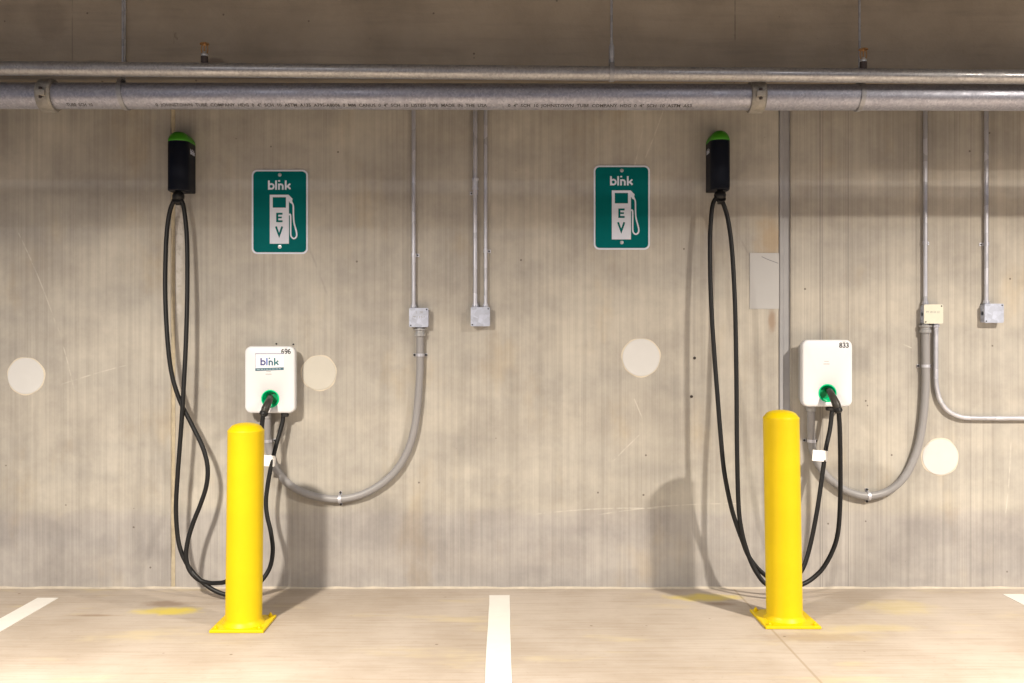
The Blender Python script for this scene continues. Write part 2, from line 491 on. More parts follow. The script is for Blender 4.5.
def logo(bm, letter, x, z, h, y0, y1, mi=0):
    """one letter of the lower-case word b-l-(dotted n)-k, x height h, foot at (x, z)"""
    T = lambda pts: [(x + u * h, z + v * h) for u, v in pts]
    if letter == 'b':
        poly(bm, T([(0, 0), (.27, 0), (.27, 1.4), (0, 1.4)]), y0, y1, mi)
        frame(bm, T(circ(.5, .5, .5)), T(circ(.235, .5, .5)), y0, y1 + .0002, mi)
    if letter == 'l':
        poly(bm, T([(1.09, 0), (1.35, 0), (1.35, 1.4), (1.09, 1.4)]), y0, y1, mi)
    if letter == 'n':
        poly(bm, T([(1.53, 0), (1.79, 0), (1.79, .92), (1.53, .92)]), y0, y1, mi)
        poly(bm, T([(1.51, 1.42), (1.57, 1.20), (1.83, 1.21), (1.82, 1.46)]), y0, y1, mi)
        stroke(bm, T([(1.6, .66), (1.72, .76), (1.92, .82), (2.12, .75), (2.23, .6), (2.23, 0)]), .26 * h, y0, y1 + .0002, mi)
    if letter == 'k':
        poly(bm, T([(2.54, 0), (2.81, 0), (2.81, 1.4), (2.54, 1.4)]), y0, y1, mi)
        stroke(bm, T([(2.80, .40), (3.36, .90)]), .25 * h, y0, y1 + .0002, mi)
        stroke(bm, T([(2.92, .58), (3.38, .10)]), .27 * h, y0, y1 + .0004, mi)

def text_bm(txt, size, bold=0.0):
    cu = bpy.data.curves.new('lettering', 'FONT')
    cu.body = txt
    cu.size = size
    cu.offset = bold
    cu.align_x = 'CENTER'
    cu.align_y = 'CENTER'
    cu.resolution_u = 2
    o = bpy.data.objects.new('lettering', cu)
    COL.objects.link(o)
    dg = bpy.context.evaluated_depsgraph_get()
    me = bpy.data.meshes.new_from_object(o.evaluated_get(dg))
    bpy.data.objects.remove(o)
    bm = bmesh.new()
    bm.from_mesh(me)
    return bm

def wall_text(name, txt, size, cx, cz, y, mat, parent, bold=0.0, squeeze=1.0):
    bm = text_bm(txt, size, bold)
    for v in bm.verts: v.co = Vector((cx + v.co.x * squeeze, -y, cz + v.co.y))
    r = bmesh.ops.extrude_face_region(bm, geom=bm.faces[:])
    for e in r['geom']:
        if isinstance(e, bmesh.types.BMVert): e.co.y -= 0.0004
    return finish(name, bm, mat, parent)

def struct(o):
    o['kind'] = 'structure'
    return o

# ------------------------------------------------------------ the setting
XL, XR, YF, ZC = -6.5, 7.5, -9.0, 3.6
bm = bmesh.new()
box(bm, XL, XR, YF, 0.3, -0.2, 0.0)
struct(finish('floor', bm, M_floor))
bm = bmesh.new()
box(bm, XL, XR, YF, 0.3, ZC, ZC + 0.2)
struct(finish('ceiling', bm, M_ceil))

J1 = (-1.803, -1.781)
J2 = (1.498, 1.562)
prof = [(XL, 0), (J1[0] - .004, 0), (J1[0], .004), (J1[0], .03), (J1[1], .03), (J1[1], .004), (J1[1] + .004, 0),
        (J2[0] - .004, 0), (J2[0], .004), (J2[0], .05), (J2[1], .05), (J2[1], .004), (J2[1] + .004, 0), (XR, 0), (XR, .25), (XL, .25)]
bm = bmesh.new()
loft(bm, [[(x, y, -0.0) for x, y in prof], [(x, y, ZC) for x, y in prof]])
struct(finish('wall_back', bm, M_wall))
bm = bmesh.new()
zz = [0.0 + i * ZC / 60 for i in range(61)]
lps = []
for z in zz:
    a, b = random.uniform(-.003, .003), random.uniform(-.003, .003)
    lps.append([(J1[0] + .0, .03, z), (J1[0] + .0005, .005 + a, z), ((J1[0] + J1[1]) / 2, .004 + b, z), (J1[1] - .0005, .006 + b, z), (J1[1], .03, z)])
loft(bm, lps)
struct(finish('trim_1', bm, M_sealb))
bm = bmesh.new()
box(bm, J2[0] + .005, J2[0] + .028, .008, .05, 0, ZC, .005)
box(bm, J2[0] + .028, J2[1], .016, .05, 0, ZC)
struct(finish('trim_2', bm, M_seal, smooth=False))
bm = bmesh.new()
lps = []
for i in range(141):
    x = XL + (XR - XL) * i / 140
    a = random.uniform(-.003, .003)
    lps.append([(x, 0, 0), (x, -.012 + a, 0), (x, -.009 + a, .002), (x, -.004, .005 + a), (x, 0, .008 + a)])
loft(bm, lps)
struct(finish('trim_3', bm, M_bead))

# concrete beam along the wall, its cold joint at the left
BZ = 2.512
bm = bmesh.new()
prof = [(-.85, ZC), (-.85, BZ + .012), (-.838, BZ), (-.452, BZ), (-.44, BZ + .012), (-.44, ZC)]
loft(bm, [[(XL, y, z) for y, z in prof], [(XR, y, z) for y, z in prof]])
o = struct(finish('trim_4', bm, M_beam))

# painted floor stripes
def stripe(x0, x1, d0, d1, label):
    bm = bmesh.new()
    n = 24
    L = [(x0 + random.uniform(-.0015, .0015), -(d0 + (d1 - d0) * i / n)) for i in range(n + 1)]
    R = [(x1 + random.uniform(-.0015, .0015), -(d0 + (d1 - d0) * i / n)) for i in range(n + 1)]
    out = L + R[::-1]
    a = [bm.verts.new((x, y, 0)) for x, y in out]
    b = [bm.verts.new((x, y, .0025)) for x, y in out]
    bm.faces.new(b)
    for i in range(len(out)): bm.faces.new((a[i], a[(i + 1) % len(out)], b[(i + 1) % len(out)], b[i]))
    tag(finish('parking_stripe', bm, M_paint), label, 'parking line', 'painted bay stripes on the floor')
stripe(-.071, .034, .145, 4.4, 'white painted bay stripe in the middle of the floor between the two yellow bollards')
stripe(-2.43, -2.32, .195, 4.4, 'white painted bay stripe slanting into the lower left corner of the floor')
stripe(2.645, 2.755, .125, 4.4, 'white painted bay stripe of which only a tip shows at the right edge')

# ------------------------------------------------------------ wall patches
def patch(px, py, rpx, mat, label):
    s = S(0)
    c = P(px, py, 0)
    r = rpx / s
    bm = bmesh.new()
    prof = [(r + .006, 0), (r + .004, .0015), (r, .0015)]
    loops = []
    for rr, h in prof:
        loops.append([(c.x + (rr + .0022 * math.sin(3 * a + px) + .0015 * math.sin(7 * a)) * math.cos(a), -h,
                       c.z + (rr + .0022 * math.sin(3 * a + px) + .0015 * math.sin(7 * a)) * math.sin(a)) for a in [2 * PI * k / 48 for k in range(48)]])
    loft(bm, loops, mi=1)
    lathe(bm, [(r, .001), (r, .0035), (r - .003, .0045), (r * .5, .0048), (.001, .005)], (c.x, 0, c.z), 'Y', 48)
    tag(finish('round_wall_patch', bm, [mat, M_patchr]), label, 'wall patch', 'round filler patches on the concrete wall')
patch(26, 376, 18, M_patch, 'round white patch on the wall near the left edge, left of the hanging cable')
patch(319, 373, 17, M_patchb, 'round cream patch on the wall touching the shadow of the left charger')
patch(641, 357.5, 18.6, M_patch, 'round white patch on the wall below the right green sign')
patch(940, 457, 17.8, M_patch, 'round white patch low on the wall right of the curved grey conduit')
a, b = P(749.5, 253, 0), P(779, 309, 0)
bm = bmesh.new()
box(bm, a.x, b.x, -.003, 0, b.z, a.z, .001, 1)
pp = finish('rectangular_wall_patch', bm, M_plate)
tag(pp, 'pale grey rectangular patch on the wall beside the dark vertical joint', 'wall patch')
bm = bmesh.new()
stroke(bm, [(a.x + .065, a.z - .02), (a.x + .10, a.z - .036), (a.x + .155, a.z - .056)], .004, .003, .0034)
finish('scratch_mark', bm, M_scratch, pp)

# ------------------------------------------------------------ pipes
def pipe_z(y0, y1, d):
    return H + (CY - y0) / S(d), H + (CY - y1) / S(d)
def pipe_pts(d, y0, y1):
    z0, z1 = pipe_z(y0, y1, d)
    x0, x1 = (0 - CX) / S(d), (1024 - CX) / S(d)
    k = (z1 - z0) / (x1 - x0)
    f = lambda x: z0 + (x - x0) * k
    return f
LD, LR_ = .94, .0575
UD, UR = 1.04, .0305
lz = pipe_pts(LD, 95.8, 97.6)
uz = pipe_pts(UD, 68.3, 77.0)
def long_pipe(name, d, r, zf, mat, label):
    bm = bmesh.new()
    xs = [XL + (XR - XL) * i / 20 for i in range(21)]
    tube(bm, [(x, -d, zf(x)) for x in xs], r, 40)
    return tag(finish(name, bm, mat, smooth=True, auto=40), label, 'pipe')
lower = long_pipe('sprinkler_pipe', LD, LR_, lz, M_pipe, 'thick galvanised pipe with black stencilled lettering running across the top of the wall')
upper = long_pipe('sprinkler_pipe', UD, UR, uz, M_pipe2, 'thinner galvanised pipe running just above the thick one')

def stencil(txt, xa, xb):
    """black mill stencil wrapped round the underside of the thick pipe"""
    bm = text_bm(txt, 0.024, 0.0004)
    xs = [v.co.x for v in bm.verts]
    lo, hi = min(xs), max(xs)
    bmesh.ops.subdivide_edges(bm, edges=[e for e in bm.edges if e.calc_length() > .01], cuts=2)
    bmesh.ops.triangulate(bm, faces=bm.faces[:])
    th0 = math.radians(-56)
    for v in bm.verts:
        x = xa + (v.co.x - lo) / (hi - lo) * (xb - xa)
        th = th0 + v.co.y / LR_
        r = LR_ + .0006
        v.co = Vector((x, -LD - r * math.cos(th), lz(x) + r * math.sin(th)))
    finish('stencil_lettering', bm, M_ink, lower)
X = lambda px, d=LD + .04: (px - CX) / S(d)
stencil('TUBE  SCH  10', X(66), X(92))
stencil('0  JOHNSTOWN  TUBE  COMPANY  HDG  0  4"  SCH  10  ASTM  A135  A795-A8006  0  MM  CANUS  0  4"  SCH  10  LISTED  PIPE  MADE  IN  THE  USA', X(155), X(487))
stencil('0  4"  SCH  10  JOHNSTOWN  TUBE  COMPANY  HDG  0  4"  SCH  10  ASTM  A53', X(508), X(692))

def coupling(px, label):
    x = X(px)
    t = thing('grooved_coupling', label, 'pipe coupling', (x, -LD, lz(x)), 'grooved couplings on the thick pipe')
    bm = bmesh.new()
    w_ = .032
    lathe(bm, [(.0578, -w_), (.068, -w_), (.073, -w_ + .008), (.0735, w_ - .008), (.068, w_), (.0578, w_)], (0, 0, 0), 'X', 40)
    finish('housing', bm, M_coup, t, True, 35)
    for s in (1, -1):
        bm = bmesh.new()
        # bolt pads, upper front and lower back
        c = Vector((0, -math.cos(math.radians(-4)) * .078 * s, math.sin(math.radians(-4)) * .078 * s))
        box(bm, -.020, .020, -.008, .008, -.014, .014, .005)
        bmesh.ops.rotate(bm, verts=bm.verts, cent=(0, 0, 0), matrix=Matrix.Rotation(math.radians(4), 3, 'X'))
        bmesh.ops.translate(bm, verts=bm.verts, vec=c)
        finish('bolt_pad', bm, M_coup, t, True, 35)
        bm = bmesh.new()
        lathe(bm, [(.007, -.024), (.007, -.013), (.005, -.013), (.005, .013), (.008, .013), (.008, .024)], c, 'Z', 6)
        finish('bolt', bm, M_nut, t)
    return t
coupling(44.5, 'galvanised pipe coupling around the thick pipe near the left edge')
coupling(758.5, 'galvanised pipe coupling around the thick pipe above the dark wall joint')

# hangers
def hanger(px_rod, d, zf, r, label, skew=0.0):
    x = X(px_rod, d)
    z = zf(x)
    t = thing('pipe_hanger', label, 'pipe hanger', (x, -d, z), 'rod hangers holding the sprinkler pipes')
    bm = bmesh.new()
    tube(bm, [(0, 0, r + .028), (0, 0, ZC - z)], .0052, 10)
    finish('threaded_rod', bm, M_rod, t, True, 40)
    bm = bmesh.new()
    loops = []
    n = 40
    for k in range(n + 1):
        a = PI / 2 + 2 * PI * k / n
        ca, sa = math.cos(a), math.sin(a)
        ext = .016 * max(0, math.cos(a - PI / 2)) ** 8
        ri, ro = r + .001 + ext * .8, r + .0045 + ext
        sk = skew * (1 - (sa + 1) / 2) + -.35 * skew * ((sa + 1) / 2)
        loops.append([(sk - .010, ri * ca, ri * sa), (sk + .010, ri * ca, ri * sa), (sk + .010, ro * ca, ro * sa), (sk - .010, ro * ca, ro * sa)])
    loft(bm, loops)
    finish('ring_strap', bm, M_rod, t, True, 40)
    bm = bmesh.new()
    lathe(bm, [(.011, r + .012), (.013, r + .016), (.013, r + .030), (.010, r + .034)], (0, 0, 0), 'Z', 6)
    finish('hex_nut', bm, M_rod, t)
    if d == UD:
        bm = bmesh.new()
        lathe(bm, [(.009, r + .03), (.012, r + .034), (.012, r + .085), (.007, r + .10), (.006, r + .115)], (0, 0, 0), 'Z', 12)
        finish('rod_sleeve', bm, M_rod, t, True, 40)
    return t
hanger(122.8, LD, lz, LR_, 'rod and ring hanger on the thick pipe above the left cable reel', .014)
hanger(859.5, LD, lz, LR_, 'rod and ring hanger on the thick pipe right of the dark wall joint', -.006)
hanger(611.5, UD, uz, UR, 'rod hanger with a sleeve holding the thinner upper pipe above the right green sign', .0)

# beam: conduit line beside the left rod
bm = bmesh.new()
x = (125.6 - CX) / S(.85)
tube(bm, [(x, -.856, BZ + .04), (x, -.856, ZC)], .0042, 8)
tag(finish('thin_wire', bm, M_rod, smooth=True), 'thin grey wire running up the beam beside the left pipe hanger rod', 'wire')

def sprinkler(px, label):
    x = X(px, UD)
    z = uz(x) + UR
    t = thing('fire_sprinkler', label, 'sprinkler', (x, -UD, z), 'upright brass sprinkler heads on the upper pipe')
    bm = bmesh.new()
    lathe(bm, [(.016, -.006), (.0155, .012), (.0155, .028), (.012, .030)], n=12)
    finish('bushing', bm, M_nut, t)
    bm = bmesh.new()
    lathe(bm, [(.014, .029), (.0145, .034), (.012, .039), (.008, .044), (.006, .048)], n=20)
    finish('collar', bm, M_bolt, t, True, 40)
    bm = bmesh.new()
    for s in (-1, 1):
        tube(bm, spline([(s * .008, 0, .040), (s * .0135, 0, .050), (s * .0135, 0, .068), (s * .009, 0, .078), (0, 0, .082)], 4), .0026, 8)
    lathe(bm, [(.003, .076), (.006, .080), (.006, .084)], n=12)
    finish('yoke_frame', bm, M_brass, t, True, 40)
    bm = bmesh.new()
    lathe(bm, [(.0028, .046), (.0028, .078)], n=10)
    finish('glass_bulb', bm, M_brass, t, True, 40)
    bm = bmesh.new()
    n = 32
    L = []
    for (rr, h) in ((.004, .084), (.018, .0835), (.0205, .080), (.0205, .0815), (.018, .0855), (.004, .0865)):
        L.append([((rr * (1 - (.12 if k % 2 and rr > .015 else 0))) * math.cos(2 * PI * k / n), (rr * (1 - (.12 if k % 2 and rr > .015 else 0))) * math.sin(2 * PI * k / n), h) for k in range(n)])
    loft(bm, L)
    finish('deflector', bm, M_brass, t)
sprinkler(204.5, 'upright brass sprinkler head on the upper pipe above the left cable reel')
sprinkler(863.3, 'upright brass sprinkler head on the upper pipe near its right end')

# ------------------------------------------------------------ conduits and junction boxes
def emt(name, pts, r, label, straps=(), couplers=(), group='thin steel conduits on the wall', top=None):
    bm = bmesh.new()
    path = spline(pts, 6) if len(pts) > 2 else [Vector(p) for p in pts]
    tube(bm, path, r, 14)
    o = finish(name, bm, M_emt, smooth=True, auto=40)
    tag(o, label, 'conduit', group)
    for p in couplers:
        bm = bmesh.new()
        lathe(bm, [(r + .0005, -.032), (r + .007, -.032), (r + .007, -.020), (r + .0035, -.018), (r + .0035, .018), (r + .007, .020), (r + .007, .032), (r + .0005, .032)], p, 'Z', 16)
        finish('coupling_sleeve', bm, M_emt, o, True, 35)
    for p, sx in straps:
        bm = bmesh.new()
        box(bm, p.x + sx * (r - .002) - .012 + sx * .008, p.x + sx * (r - .002) + .012 + sx * .008, -.004, -.0, p.z - .009, p.z + .009, .001)
        loops = []
        for k in range(13):
            a = PI * k / 12
            loops.append([(p.x + q * math.cos(a), min(-.0005, p.y - q * math.sin(a)), p.z + h) for q, h in ((r + .0004, -.009), (r + .003, -.009), (r + .003, .009), (r + .0004, .009))])
        loft(bm, loops)
        so = finish('strap', bm, M_emt, o)
        bm = bmesh.new()
        lathe(bm, [(.0045, .004), (.0045, .006), (.002, .007)], (p.x + sx * (r + .009), 0, p.z), 'Y', 10)
        finish('screw', bm, M_black, so)
    return o
def fitting(parent, c, r, mat=None, h=.02):
    bm = bmesh.new()
    lathe(bm, [(r + .0005, h), (r + .004, h), (r + .004, h * .5), (r + .007, h * .5), (r + .007, h * .2), (r + .003, h * .15), (r + .003, 0)], c, 'Z', 16)
    return finish('connector_fitting', bm, mat or M_emt, parent, True, 35)

def jbox(px, py, label, mat, marks, cut=0, ears=()):
    c = P(px, py, .054)
    w_ = .103
    t = thing('junction_box', label, 'junction box', (c.x, 0, c.z), 'square steel junction boxes on the wall')
    bm = bmesh.new()
    box(bm, -w_ / 2 + .002, w_ / 2 - .002, -.050, 0, -w_ / 2 + .002, w_ / 2 - .002, .006)
    for sx, sz in ((1, 0), (-1, 0), (0, 1), (0, -1)):
        if sx: lathe(bm, [(.011, .0), (.011, .0012)], (sx * (w_ / 2 - .002), -.026, 0), 'X', 14)
    finish('box_body', bm, M_box, t, True, 35)
    bm = bmesh.new()
    pts = rrect(w_, w_, .007, seg=3)
    poly(bm, pts, .050, .0535)
    cv = finish('cover_plate', bm, mat, t)
    for sx, sz in ((1, 1), (-1, -1)):
        bm = bmesh.new()
        lathe(bm, [(.004, .0535), (.004, .0545), (.002, .0555)], (sx * (w_ / 2 - .009), 0, sz * (w_ / 2 - .009)), 'Y', 10)
        finish('cover_screw', bm, M_black, cv)
    if marks:
        for (u, v, txt, sz) in marks:
            wall_text('handwriting', txt, sz, u, v, .0536, M_grey, cv)
    return t, c, w_

b1, c1, w_ = jbox(418.7, 317.5, 'white faced junction box right of the left charger with faint handwriting', M_box, [(.004, .028, 'L  2B', .018), (0, .002, 'PP 1 3 5 7', .016)])
b2, c2, _ = jbox(480.3, 316.7, 'plain bluish steel junction box under the pair of conduits', M_box, None)
b3, c3, _ = jbox(933.7, 314, 'cream faced junction box where the grey conduit starts near the right edge', M_boxw, [(-.004, .010, 'PP 18 20 22', .015)])
b4, c4, _ = jbox(994.3, 313.2, 'plain bluish steel junction box furthest right on the wall', M_box, None)
DE = .021
def vert(px, box_c, r, label, **k):
    x = P(px, 200, DE).x
    o = emt('steel_conduit', [(x, -DE, box_c.z + .050), (x, -DE, ZC)], r, label, **k)
    fitting(o, (x, -DE, box_c.z + .0515), r)
    return o
vert(413.6, c1, .0112, 'thin steel conduit rising from the white faced junction box beside the left charger', straps=[(P(413.6, 255, DE), 1)])
vert(475.2, c2, .0118, 'left one of the paired steel conduits, with a sleeve and strap', couplers=[P(475.2, 184, DE)], straps=[(P(475.2, 193, DE), -1)])
vert(485.6, c2, .0100, 'right one of the paired steel conduits, without a sleeve', straps=[(P(485.6, 251, DE), 1)])
vert(925.3, c3, .0112, 'thin steel conduit rising from the cream faced junction box', straps=[(P(925.3, 243, DE), 1)])
vert(986.3, c4, .0112, 'thin steel conduit nearest the right edge, rising from the last junction box', straps=[(P(986.3, 244, DE), -1)])
q = lambda px, py, d=.024: P(px, py, d)
x36 = q(936, 350).x
lo = emt('steel_conduit', [(x36, -.024, c3.z - .0515), (x36, -.024, q(0, 375).z), q(937.2, 390), q(941, 402), q(949, 411.5), q(961, 416.8), q(975, 418), q(1024, 418.2), q(1250, 418.5)], .0122,
         'steel conduit bending from under the cream box and running out of the right edge')
fitting(lo, (x36, -.024, c3.z - .0515 - .02), .0122)

def flex(pts, label, clamps, topfit, endfit):
    path = spline(pts, 8)
    bm = bmesh.new()
    # liquid-tight jacket with its faint spiral ribs
    rs = [.0205 for i in range(len(path))]
    tube(bm, path, rs, 18)
    o = tag(finish('flexible_conduit', bm, M_flex, smooth=True, auto=50), label, 'conduit', 'curved grey conduits feeding the chargers')
    bm = bmesh.new()
    lathe(bm, [(.021, 0), (.030, 0), (.030, .016), (.025, .018), (.025, .030), (.033, .032), (.033, .040), (.018, .041), (.018, .050)], topfit - Vector((0, 0, .050)), 'Z', 20)
    finish('end_fitting', bm, M_fit, o, True, 35)
    bm = bmesh.new()
    lathe(bm, [(.018, 0), (.018, .004), (.026, .006), (.026, .03), (.021, .032)], endfit - Vector((0, 0, .0)), 'Z', 20)
    finish('end_fitting', bm, M_fit, o, True, 35)
    for c, dirv in clamps:
        c = Vector(c)
        dv = Vector((dirv[0], 0, dirv[1])).normalized()
        nv = Vector((-dv.z, 0, dv.x))
        bm = bmesh.new()
        loops = []
        for k in range(17):
            a = PI * k / 16
            loops.append([c + nv * (qq * math.cos(a)) + Vector((0, -1, 0)) * (qq * math.sin(a)) + dv * h for qq, h in ((.0208, -.008), (.0235, -.008), (.0235, .008), (.0208, .008))])
        loft(bm, loops)
        for s in (-1, 1):
            e = c + nv * (s * .030)
            vs = [e + nv * (s * a) + dv * b_ for a, b_ in ((-.009, -.008), (.008, -.008), (.008, .008), (-.009, .008))]
            loft(bm, [[(v.x, 0, v.z) for v in vs], [(v.x, -.004, v.z) for v in vs]])
        cl = finish('clamp', bm, M_emt, o)
        for s in (-1, 1):
            e = c + nv * (s * .032)
            bm = bmesh.new()
            lathe(bm, [(.0065, .004), (.0065, .009), (.003, .011)], (e.x, 0, e.z), 'Y', 8)
            finish('screw', bm, M_black, cl)
    return o
fd = .026
g = lambda px, py, d=fd: P(px, py, d)
flex([P(266.5, 412, .05), P(266.8, 420, .048), P(267.2, 430, .036), g(268, 440), g(270, 454), g(275.5, 468), g(286, 481.5), g(300, 491), g(318, 497), g(340, 499), g(362, 494.5), g(382, 483.5), g(397, 469), g(408, 450), g(414.5, 428), g(418, 400), g(419.8, 372), g(420, 352), g(420, 335), g(420, 331)],
     'curved grey conduit looping from the left charger up to the white faced junction box',
     [(g(340, 499), (1, .04)), (g(268, 441), (-.05, 1)), (g(420, 355), (0, 1))], Vector((g(420, 0).x, -fd, c1.z - .0505)), P(266.5, 419, .05))
flex([P(811, 405, .05), P(811, 416, .048), P(811, 430, .036), g(811.6, 442), g(814.5, 456), g(822, 470), g(833, 482), g(849, 492), g(868, 496), g(888, 491), g(903.5, 478), g(913, 461), g(919.5, 441), g(923.6, 415), g(925.4, 388), g(925.6, 365), g(925.4, 345), g(925.2, 328)],
     'curved grey conduit looping from the right charger up to the cream faced junction box',
     [(g(868.5, 496), (1, .0)), (g(811.4, 441), (.05, 1)), (g(925.6, 366), (0, 1))], Vector((g(925.3, 0).x, -fd, c3.z - .0505)), P(811, 412, .05))

# ------------------------------------------------------------ green signs
def sign(px, py, label):
    c = P(px, py, 0)
    t = thing('wall_sign', label, 'sign', (c.x, 0, c.z), 'green charging signs on the wall')
    W_, H_ = .305, .457
    k = .305 / 382
    T = lambda pts: [((u - 340) * k, (356.5 - v) * k) for u, v in pts]
    bm = bmesh.new()
    poly(bm, rrect(W_, H_, .030), .002, .0045)
    finish('sign_plate', bm, M_signw, t)
    bm = bmesh.new()
    poly(bm, rrect(W_ - .018, H_ - .018, .023), .0045, .0051)
    pan = finish('green_panel', bm, M_signg, t)
    y0, y1 = .0051, .0056
    bm = bmesh.new()
    for ch in 'blnk':
        logo(bm, ch, (260 - 340) * k, (356.5 - 206) * k, 45 * k, y0, y1)
    finish('logo_lettering', bm, M_signw, t)
    bm = bmesh.new()
    # pump: body with window
    frame(bm, T([(272, 240), (402, 240), (402, 340), (272, 340)]), T([(292, 257), (382, 257), (382, 328), (292, 328)]), y0, y1)
    poly(bm, T([(272, 340), (402, 340), (402, 573), (272, 573)]), y0, y1)
    poly(bm, T([(392, 240), (404, 244), (427, 268), (424, 282), (430, 296), (412, 292), (398, 282)]), y0, y1 + .0002)
    hs = [(400, 376), (412, 376), (414, 420), (414, 500), (418, 524), (434, 538), (451, 528), (455, 505), (446, 465), (437, 430), (433, 380), (432, 320), (426, 300), (408, 288)]
    stroke(bm, [tuple(p) for p in [(v.x, v.y) for v in spline([Vector((*q_, 0)) for q_ in T(hs)], 3)]], 10 * k, y0, y1)
    finish('pump_symbol', bm, M_signw, t)
    bm = bmesh.new()
    poly(bm, T([(316, 363), (330, 363), (330, 427), (316, 427)]), y1, y1 + .0004)
    for a, b_ in ((363, 376), (389, 400), (414, 427)):
        poly(bm, T([(316, a), (359 if a != 389 else 354, a), (359 if a != 389 else 354, b_), (316, b_)]), y1, y1 + .0006)
    stroke(bm, T([(314, 456), (336, 517), (357, 456)]), 13 * k, y1, y1 + .0004)
    finish('letters', bm, M_signg, t)
    for v, m in ((105, M_bolt), (594, M_bolt)):
        bm = bmesh.new()
        lathe(bm, [(.010, 0.0), (.010, .0065), (.0055, .0070), (.0055, .009), (.003, .010)], ((340 - 340) * k, 0, (356.5 - v) * k), 'Y', 14)
        finish('bolt', bm, m, t, True, 35)
    return t
sign(280, 212, 'green and white charging sign on the wall between the left cable reel and its charger')
sign(621.7, 207.7, 'green and white charging sign on the wall left of the right cable reel')

# ------------------------------------------------------------ chargers
def charger(px, py, label, num, sticker, side):
    dep = .115
    c = P(px, py, dep)
    t = thing('wall_charger', label, 'charger', (c.x, 0, c.z), 'white wall chargers')
    W_, H_ = .267, .356
    bm = bmesh.new()
    poly(bm, rrect(W_ - .03, H_ - .03, .03), 0, .068)
    finish('back_plate', bm, M_bplate, t)
    # housing with a round socket opening
    cz = (py - 398.9 if side < 0 else py - 393.2) / S(dep)
    def out(inset, y):
        return [(x, -y, z) for x, z in rrect(W_ - 2 * inset, H_ - 2 * inset, max(.012, .034 - inset), seg=8, side=12)]
    base = out(.0, 0)
    ang = [math.atan2(p[2] - cz, p[0]) for p in base]
    hx = .0025 if side < 0 else 0
    def hole(r, y): return [(hx + r * math.cos(a), -y, cz + r * math.sin(a)) for a in ang]
    bm = bmesh.new()
    loops = [out(.010, .066), out(.003, .068), out(0, .073), out(0, dep - .012), out(.002, dep - .005), out(.006, dep - .0015), out(.012, dep)]
    loops += [hole(.050, dep), hole(.0480, dep - .002)]
    loft(bm, loops, cap0=True, cap1=False)
    finish('housing', bm, M_white, t, True, 50)
    bm = bmesh.new()
    loft(bm, [hole(.0482, dep - .0015), hole(.0475, dep + .001), hole(.0425, dep + .001), hole(.039, dep - .010), hole(.034, dep - .036), hole(.030, dep - .0405)], cap0=False, cap1=False)
    so = finish('charging_socket', bm, M_socket, t, True, 50)
    bm = bmesh.new()
    loft(bm, [hole(.031, dep - .040), hole(.031, dep - .042)])
    finish('socket_throat', bm, M_throat, so)
    # number and small print
    DG = {'8': [[(.5, .55), (.2, .66), (.12, .82), (.3, .98), (.7, .98), (.88, .82), (.8, .66), (.5, .55)], [(.5, .50), (.12, .36), (.08, .16), (.3, .02), (.7, .02), (.92, .16), (.88, .36), (.5, .50)]],
          '3': [[(.1, .86), (.3, .98), (.7, .98), (.88, .82), (.8, .62), (.4, .53)], [(.42, .50), (.88, .38), (.9, .14), (.66, .02), (.3, .02), (.08, .16)]],
          '6': [[(.85, .92), (.5, .98), (.2, .8), (.1, .4), (.2, .1), (.5, .02), (.8, .1), (.9, .32), (.75, .52), (.45, .56), (.16, .42)]],
          '9': [[(.15, .08), (.5, .02), (.8, .2), (.9, .6), (.8, .9), (.5, .98), (.2, .9), (.1, .68), (.25, .48), (.55, .44), (.84, .58)]]}
    bm = bmesh.new()
    dw, dh = .0145, .0235
    nx0 = .088 - 1.5 * .0172
    nz0 = H_ / 2 - (.0395 if side < 0 else .0405)
    for kk, ch in enumerate(num):
        for st_ in DG[ch]:
            stroke(bm, [(nx0 + kk * .0172 + u * dw, nz0 + v * dh) for u, v in st_], .0052, dep, dep + .0004)
    finish('unit_number', bm, M_num, t)
    wall_text('small_print', 'UNIT', .009, .086, H_ / 2 - .0115, dep, M_grey, t)
    bm = bmesh.new()
    z0 = .028 if side < 0 else .048
    box(bm, -.022, .010, -dep - .0004, -dep, z0, z0 + .003)
    box(bm, -.018, .006, -dep - .0004, -dep, z0 + .014, z0 + .016)
    finish('fine_print', bm, M_grey, t)
    if sticker:
        sp = 189.0
        X0, X1, Z0, Z1 = (255.3 - px) / sp, (283.8 - px) / sp, (py - 370.5) / sp, (py - 353.2) / sp
        bm = bmesh.new()
        box(bm, X0, X1, -dep - .0005, -dep, Z0, Z1)
        st = finish('sticker', bm, M_screen, t)
        bm = bmesh.new()
        box(bm, X0, X1, -dep - .0008, -dep, Z1 - .005, Z1)
        box(bm, X0, X0 + .002, -dep - .0008, -dep, Z0, Z1)
        finish('sticker_edge', bm, M_scredge, st)
        for ch in 'blnk':
            bm = bmesh.new()
            logo(bm, ch, (260.4 - px) / sp, (py - 365.4) / sp, 5.35 / sp, dep + .0005, dep + .0010)
            finish('logo_letter', bm, M_logo[ch], st)
        bm = bmesh.new()
        a0, a1 = (py - 369.4) / sp, (py - 368.6) / sp
        hh = 1.35 / sp
        poly(bm, [(X0, a0 - hh - .001), (X1, a1 - hh), (X1, a1 + hh), (X0, a0 + hh - .001)], dep + .0005, dep + .0012)
        sb = finish('printed_strip', bm, M_strip, st)
        bm = bmesh.new()
        xx = X0 + .008
        while xx < X1 - .02:
            l_ = random.uniform(.006, .018)
            zc = a0 + (xx - X0) / (X1 - X0) * (a1 - a0)
            box(bm, xx, xx + l_, -dep - .0016, -dep - .0012, zc - .0022, zc + .0018)
            xx += l_ + .004
        finish('strip_print', bm, M_stript, sb)
